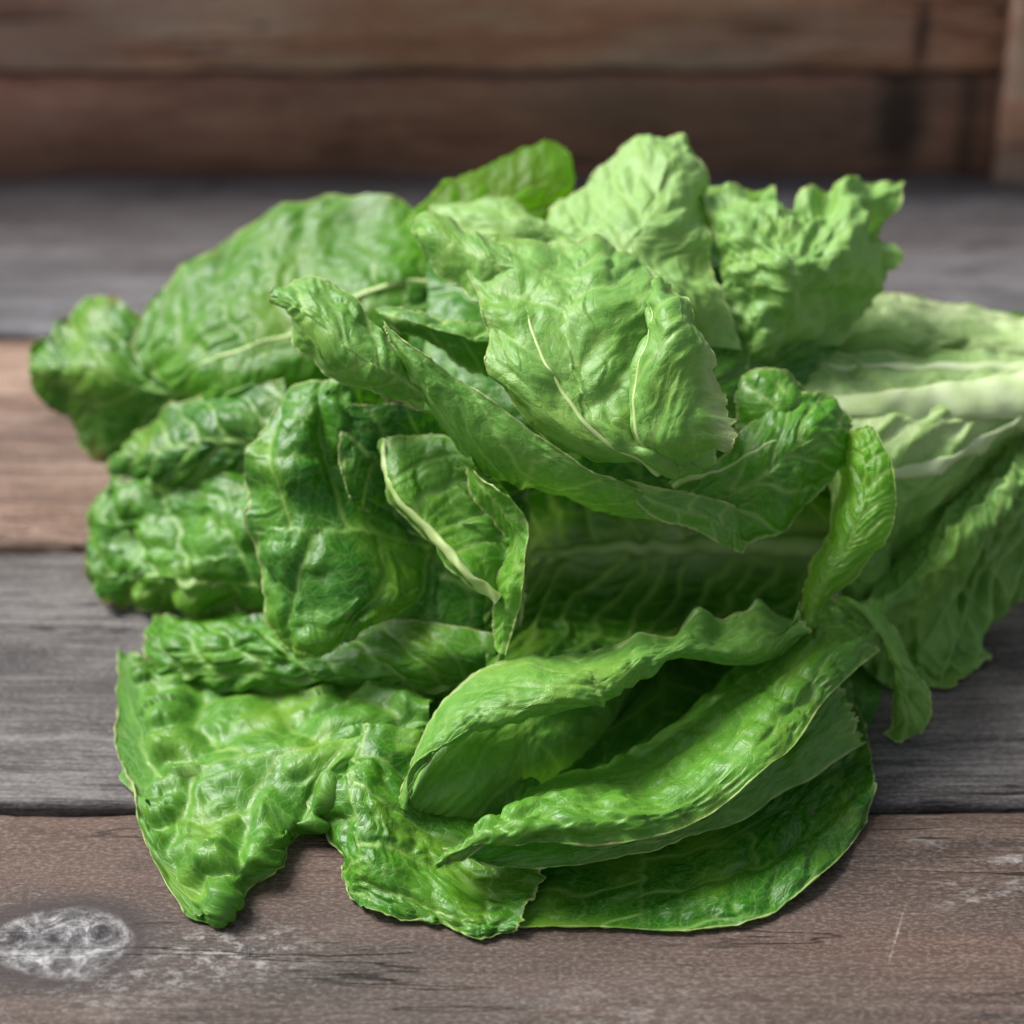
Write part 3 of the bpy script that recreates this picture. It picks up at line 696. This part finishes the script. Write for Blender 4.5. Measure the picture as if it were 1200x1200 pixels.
# X3 cavity and folds behind the curl
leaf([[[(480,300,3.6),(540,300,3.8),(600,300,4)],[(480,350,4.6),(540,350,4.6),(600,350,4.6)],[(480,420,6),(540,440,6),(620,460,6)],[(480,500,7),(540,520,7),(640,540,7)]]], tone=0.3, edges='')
leaf([[[(440,362,8.0),(445,368,8.3),(455,378,8.2)],[(490,362,8.2),(495,380,9.0),(500,405,8.6)],[(540,372,8.4),(545,395,9.2),(550,435,8.6)],[(590,380,8.6),(590,400,9),(590,445,8.6)]]], tone=0.42, dull=0.5, nu=60, edges='lr')
# inner leaves closing the head
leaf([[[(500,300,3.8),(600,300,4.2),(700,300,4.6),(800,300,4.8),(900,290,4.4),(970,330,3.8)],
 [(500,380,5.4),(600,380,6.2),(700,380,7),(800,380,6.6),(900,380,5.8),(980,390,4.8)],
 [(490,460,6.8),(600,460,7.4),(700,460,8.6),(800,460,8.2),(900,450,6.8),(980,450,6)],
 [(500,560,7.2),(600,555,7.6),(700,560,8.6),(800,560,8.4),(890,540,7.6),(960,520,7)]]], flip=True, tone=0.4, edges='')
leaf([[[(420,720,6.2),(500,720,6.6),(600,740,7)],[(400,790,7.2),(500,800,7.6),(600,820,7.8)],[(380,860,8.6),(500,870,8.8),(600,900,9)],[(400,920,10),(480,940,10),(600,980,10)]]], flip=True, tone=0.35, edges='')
# E curled band
leaf([dict(rows=[[(322,338,8.8),(323,345,9),(325,352,9),(328,362,8.8)],
 [(355,332,8.8),(352,352,9.6),(348,375,9.8),(345,400,9.2)],
 [(395,345,9),(390,375,10),(382,405,10.2),(375,430,9.4)],
 [(425,370,9.4),(420,400,10.3),(412,430,10.4),(405,448,9.6)],
 [(450,392,9.8),(450,420,10.4),(448,445,10.4),(445,466,9.6)],
 [(478,420,10),(480,440,10.3),(482,460,10.2),(480,478,9.6)],
 [(498,455,10),(498,462,10.1),(498,470,10),(498,478,9.8)]], flip=True, a_v=0.0009),
 dict(rows=[[(445,378,10.2),(452,385,10.3),(460,395,10.2),(470,405,10)],
 [(482,410,10.6),(485,430,10.8),(492,455,10.4),(502,480,9.8)],
 [(525,435,10.8),(528,460,11),(525,490,10.6),(520,510,9.8)],
 [(575,468,11),(575,500,11),(570,530,10.6),(562,552,9.8)],
 [(630,510,11),(625,535,11),(620,560,10.6),(612,578,9.8)],
 [(685,540,11),(680,560,10.8),(675,575,10.4),(670,588,9.6)],
 [(733,563,11),(733,574,10.8),(730,588,10.3),(726,599,9.8)],
 [(762,580,10.6),(761,587,10.5),(760,597,10.4),(758,606,10.2)],
 [(785,598,10.3),(785,602,10.3),(784,607,10.2),(783,611,10.1)]], T=True, flip=True, nu=180, nv=90, edges='tlr'),
 dict(rows=[[(733,562,11),(735,570,10.8),(737,578,10.8)],
 [(780,572,10.6),(775,592,10.8),(765,605,10.6)],
 [(830,580,10),(825,605,10.2),(815,622,10.2)],
 [(865,600,9.4),(860,625,9.6),(850,640,9.6)],
 [(885,625,9),(875,638,9.2),(868,647,9.2)]], nu=60)],
 tone=0.56, dull=0.45, a_q=0.0006)
# O
leaf([[[(780,560,9),(800,580,9.4),(820,610,9.4),(850,642,9.2)],
 [(840,530,9),(850,560,9.6),(865,600,9.6),(885,632,9.2)],
 [(880,490,8.8),(895,530,9.8),(910,575,9.8),(925,610,9.2)],
 [(920,465,8.4),(935,500,9.4),(945,545,9.6),(955,585,9)],
 [(960,465,8),(970,490,8.8),(975,520,9),(985,550,8.8)],
 [(985,485,7.6),(990,497,8),(992,510,8.2),(995,530,8.2)]]], tone=0.52, a_q=0.0012, a_w=0.0025, wave=0.016, rib=[dict(u0=0.12, u1=0.3, v0=0.0, v1=0.5, r0=0.0009, r1=0.0004)])
leaf([[[(870,440,8),(895,432,8.2),(925,440,8),(945,460,7.8)],
 [(865,480,8.4),(895,475,8.8),(925,475,8.8),(950,485,8.4)],
 [(860,520,8.6),(890,520,8.8),(920,520,8.8),(955,510,8.6)]]], T=False, flip=True, tone=0.5, nu=80, nv=80, ruffle=0.001)
# N curled right margin
leaf([[[(968,528,7.6),(985,508,8.4),(1005,499,8.9),(1024,503,9.0)],
 [(980,552,8.2),(1000,542,9.1),(1022,538,9.6),(1044,547,9.6)],
 [(980,590,8.6),(1000,588,9.5),(1025,587,9.9),(1050,592,9.8)],
 [(965,628,8.8),(985,632,9.6),(1010,635,9.9),(1038,635,9.8)],
 [(952,660,8.8),(968,667,9.5),(985,671,9.7),(1010,670,9.5)],
 [(943,690,8.8),(951,697,9.3),(962,698,9.4),(977,694,9.2)],
 [(938,725,8.8),(943,734,9.1),(950,734,9.2),(955,724,9.1)]]], flip=True, tone=0.72, glow=0.45, a_q=0.0004, a_w=0.001, nu=70, sec=0.006)
# A bright back tip
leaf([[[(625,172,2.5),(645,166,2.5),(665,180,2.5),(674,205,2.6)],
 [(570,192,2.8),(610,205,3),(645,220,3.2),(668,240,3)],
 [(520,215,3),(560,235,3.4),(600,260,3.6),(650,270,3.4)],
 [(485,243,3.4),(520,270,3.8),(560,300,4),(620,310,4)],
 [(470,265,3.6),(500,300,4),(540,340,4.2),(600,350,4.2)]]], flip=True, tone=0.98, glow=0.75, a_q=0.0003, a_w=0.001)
# C0, C upper right crumpled leaves; C paled to paint in whitish highlights
leaf([[[(825,212,3.4),(860,218,3.6),(885,222,3.6),(908,216,3.6)],[(825,260,4.4),(860,262,4.6),(890,262,4.6),(912,255,4.4)],[(825,320,5.2),(860,320,5.6),(890,320,5.4),(925,320,5)]]], flip=True, tone=0.5, dull=0.3, nu=80, nv=80, ruffle=0.001)
leaf([[[(822,235,4.2),(870,232,4.4),(910,248,4.4),(950,228,4),(1000,211,3.6),(1057,217,3.2)],
 [(830,262,5.4),(875,262,6.2),(915,272,6.4),(960,262,5.8),(1005,250,4.6),(1045,258,3.8)],
 [(835,300,6),(880,300,6.9),(925,305,7.3),(970,300,6.6),(1010,295,5.4),(1050,300,4.2)],
 [(840,340,6.4),(885,340,7.0),(930,345,7),(965,345,6.2),(1000,340,5.2),(1022,335,4.6)],
 [(850,385,6.7),(885,385,7.0),(920,390,6.6),(950,390,6),(980,378,5.2),(1000,365,4.8)],
 [(860,430,6.8),(880,435,7.0),(900,435,6.6),(925,425,6.2),(950,410,5.6),(975,395,5)]]],
 flip=True, tone=0.70, dull=0.7, a_q=0.001, a_w=0.0045, wave=0.013, ruffle=0.0022, nu=200, nv=170, um=0.4)
# B peak leaf; pale tone paints in its whitish sky highlight
leaf([dict(rows=[[(765,158,3.8),(785,154,4),(803,155,4),(814,165,4)],
 [(735,172,4),(770,180,4.8),(805,190,5),(830,205,4.4)],
 [(690,215,4.2),(745,220,5.4),(800,225,5.6),(833,240,5)],
 [(645,243,4.4),(720,255,6.2),(785,265,6.6),(832,275,5.6)],
 [(630,265,5.0),(705,280,6.6),(770,300,7.0),(835,310,6.2)],
 [(640,290,5.4),(720,310,7),(790,335,7.4),(850,350,6.8)],
 [(660,330,5.5),(740,360,7),(810,400,7.2),(870,410,6.9)]], flip=True),
 dict(rows=[[(505,247,4),(560,226,4.2),(610,228,4.4),(652,252,4.6)],
 [(515,265,4.6),(570,255,5.2),(620,258,5.4),(670,270,5.4)],
 [(530,300,5),(580,300,5.8),(640,300,5.6),(700,300,5.6)]], flip=True, nu=90, nv=60)],
 tone=0.78, dull=0.8, a_q=0.0009, a_w=0.0022)
# D centre top folded leaf; part of its paleness is painted sheen
leaf([dict(rows=[[(550,279,7.5),(600,276,7.6),(660,277,7.8),(720,282,7.8),(758,310,8)],
 [(545,305,8.4),(600,310,9),(660,315,9.4),(715,315,9.6),(775,325,9.2)],
 [(560,350,9.4),(600,350,10),(655,360,10.2),(720,360,10.6),(800,358,9.8)],
 [(568,385,10.2),(605,395,10.8),(655,410,10.8),(730,415,11),(815,405,10)],
 [(572,430,10.6),(615,445,11.4),(670,460,11.2),(740,465,11.4),(835,450,10.2)],
 [(595,475,10.8),(640,490,11.6),(690,500,11.6),(750,510,11.6),(840,490,10.4)],
 [(640,515,10.8),(680,525,11.4),(720,535,11.6),(770,540,11.6),(835,525,10.6)],
 [(700,542,10.6),(730,550,11),(755,557,11.2),(790,564,11.1),(830,545,10.6)]], flip=True, nu=180, nv=170, um=0.55),
 dict(rows=[[(482,268,7.4),(484,278,7.6),(490,290,7.4)],
 [(500,250,7.4),(505,275,8.2),(515,305,7.8)],
 [(530,258,7.6),(538,290,8.5),(540,330,8.2)],
 [(560,275,8),(570,305,9),(560,350,8.6)],
 [(590,278,8.2),(600,310,9.3),(590,365,9.2)]], flip=True, nu=70, nv=80),
 dict(rows=[[(755,325,10),(765,322,10.4),(780,325,10.2),(790,332,9.8)],
 [(755,370,11),(775,365,11.8),(800,365,11.8),(815,368,11)],
 [(750,410,11.2),(775,405,12.2),(810,405,12.2),(837,412,11.4)],
 [(742,450,11.4),(770,450,12.2),(810,450,12.4),(850,455,11.6)],
 [(740,490,11.6),(770,490,12.),(812,480,12.5),(862,480,11.8)],
 [(750,520,11.6),(775,520,12.),(815,505,12.4),(868,502,12)],
 [(780,545,11.4),(800,540,11.6),(825,522,12.2),(860,520,12)],
 [(800,555,11),(815,548,11.2),(832,528,11.8),(845,527,11.8)]], flip=True, nu=110, nv=130, um=0.05, edges='r', jag=0.05, palef=lambda U,V,S,T: 0.55*np.clip((U-0.80)*8,0,1)*np.clip((0.85-V)*4,0,1))],
 tone=0.64, dull=0.55, a_q=0.0006, a_v=0.0007, a_w=0.0018, sec=0.015, brown_=0.3, rib=[dict(u0=0.62, u1=0.32, v0=0.0, v1=0.72, r0=0.0008, r1=0.0003), dict(patch=2, u0=0.06, u1=0.10, v0=0.05, v1=0.9, r0=0.0007, r1=0.0003)])
# V right stem leaves
leaf([[[(940,365,3.2),(940,395,4.2),(940,440,4.6)],[(1020,348,3),(1020,385,4.4),(1020,430,4.6)],
 [(1090,350,2.8),(1090,385,4.2),(1090,435,4.4)],[(1160,366,2.4),(1160,395,3.9),(1160,440,4.2)],[(1250,378,2.2),(1250,405,3.6),(1250,445,4.0)]]],
 flip=True, tone=0.72, dull=0.6, pale0=1.0, a_q=0.0007, nv=110, nu=70, edges='lt', palef=lambda U,V,S,T: 1.5*np.exp(-(U/0.35)**2)*(1-0.7*V))
leaf([[[(860,420,5.2),(880,470,6.2),(950,535,6.6),(985,600,6.8),(985,680,5.8),(975,740,4.6)],
 [(960,413,5.2),(965,460,6.6),(995,520,7.2),(1012,595,7.4),(1018,660,6.6),(1020,720,4.8)],
 [(1040,410,5),(1040,455,6.4),(1050,510,7.2),(1055,570,7.2),(1060,615,6.4),(1062,660,4.4)],
 [(1120,410,4.8),(1120,450,6.2),(1120,500,6.8),(1112,552,6.8),(1100,590,6.2),(1095,635,4.2)],
 [(1200,415,4.6),(1200,445,5.8),(1200,478,6.2),(1188,502,6.2),(1165,530,5.5),(1140,575,3.8)],
 [(1270,418,4.4),(1270,440,5.4),(1262,460,5.8),(1235,482,5.8),(1215,500,5.2),(1190,535,3.6)]]],
 flip=True, tone=0.66, dull=0.9, a_q=0.0006, a_v=0.0010, um=0.3, vg=1.5, vw=1.8,
 rib=[dict(u0=0.30, u1=0.24, v0=0.0, v1=0.95, r0=0.0085, r1=0.0022, flat=0.35, pale=True), dict(u0=0.62, u1=0.52, v0=0.0, v1=0.8, r0=0.004, r1=0.0012, flat=0.35, pale=True), dict(u0=0.12, u1=0.06, v0=0.0, v1=0.8, r0=0.003, r1=0.001, flat=0.35, pale=True)], nu=170, nv=160, sec=0.012, groove=-1, ruffle=0.002,
 palef=lambda U,V,S,T: 1.3*np.exp(-((U-0.3)/0.16)**2)*np.clip(1.15-V*1.1,0,1)**0.7+0.75*np.clip(1-V*2.2,0,1))
leaf([[[(1265,470,4.6),(1205,508,4.9),(1150,555,5.0),(1100,602,5.2),(1040,660,5.2),(980,715,5.4)],
 [(1265,520,6.2),(1215,548,6.4),(1165,595,6.6),(1115,640,6.8),(1055,690,6.8),(990,750,6.6)],
 [(1260,600,5.4),(1215,620,5.6),(1170,660,5.8),(1130,700,6),(1080,740,6.2),(1020,790,6.2)],
 [(1260,650,4.6),(1215,670,5),(1180,705,5.4),(1145,745,5.8),(1105,775,6.2),(1050,810,6.4)],
 [(1260,690,3.6),(1205,707,4),(1170,737,4.6),(1152,772,5.4),(1128,805,6),(1085,822,6.4)]]],
 tone=0.58, dull=0.7, a_q=0.0030, a_v=0.0016, cell=0.0048, sec=0.010, ruffle=0.0045, curl=0.003, vg=1.4, jag=0.06, nu=200, nv=150, a_w=0.002, groove=-1, um=0.2, edges='t',
 palef=lambda U,V,S,T: 0.6*np.clip(0.5-U,0,1)*(1-V))
# U hanging leaf on the right
leaf([[[(975,700,7.6),(1000,700,8),(1030,715,8),(1045,730,7.6)],
 [(1005,730,8),(1025,735,8.6),(1050,745,8.4),(1068,760,7.8)],
 [(1030,770,8.2),(1045,775,8.8),(1065,780,8.6),(1083,795,8)],
 [(1040,815,8),(1055,820,8.6),(1075,825,8.4),(1091,835,8)],
 [(1037,850,7.9),(1055,855,8.2),(1072,855,8.2),(1085,858,8)],
 [(1032,868,7.9),(1048,875,8),(1065,875,8),(1080,864,8)]]], tone=0.68, dull=0.4, nu=70, ruffle=0.001)

# far side of the head
leaf([[[(700,352,3.0),(700,400,-1.2),(700,450,-3.6)],[(850,352,3.2),(850,400,-1.4),(850,450,-3.8)],[(1000,354,2.6),(1000,390,-1.2),(1000,440,-3.8)],
 [(1120,362,2.2),(1120,400,-1.0),(1120,440,-3.4)],[(1250,385,1.8),(1250,420,-0.6),(1250,460,-2.4)]]], T=True, tone=0.6, dull=0.5, nu=90, nv=60)
leaf([[[(160,400,1.2),(190,440,-.5),(230,480,-2)],[(300,270,.6),(300,340,-2.6),(300,400,-4)],[(480,260,1.6),(480,330,-2.6),(480,400,-5)],
 [(640,240,2.2),(640,320,-2.4),(640,400,-5.4)],[(800,240,2.6),(800,320,-2),(800,400,-5.2)],[(980,280,2.4),(960,340,-2),(940,420,-4.6)]]], T=True, tone=0.5, nu=110, nv=70)
# cut stem end
def stem():
    prof = [(0.126, 0.015), (0.140, 0.0190), (0.150, 0.0195), (0.158, 0.0188), (0.164, 0.0175), (0.1655, 0.016), (0.1650, 0.0)]
    V = []; m = 40
    for i, (x, rr) in enumerate(prof):
        for j in range(m):
            th = 2*math.pi*j/m; k_ = 1+0.05*math.sin(5*th+1)+0.03*math.sin(9*th)
            V.append((x+0.0006*math.sin(7*th+i), -0.018+rr*k_*math.cos(th), 0.0265+rr*k_*math.sin(th)))
    F = [(i*m+j, i*m+(j+1) % m, (i+1)*m+(j+1) % m, (i+1)*m+j) for i in range(len(prof)-1) for j in range(m)]
    k = NT('cut_stem'); co = k.n('TexCoord').outputs['Object']; n = k.noise(co, 180, 5)
    bs = k.n('BsdfPrincipled', i_Roughness=0.5)
    k.set(bs.inputs['Base Color'], k.ramp(n, [(0.35, (0.42, 0.40, 0.22)), (0.6, (0.66, 0.66, 0.46)), (0.72, (0.45, 0.30, 0.16))])); k.n('OutputMaterial', i_Surface=bs)
    mesh_from('stem', np.array(V)-LOC, F, k.m, lettuce)
stem()
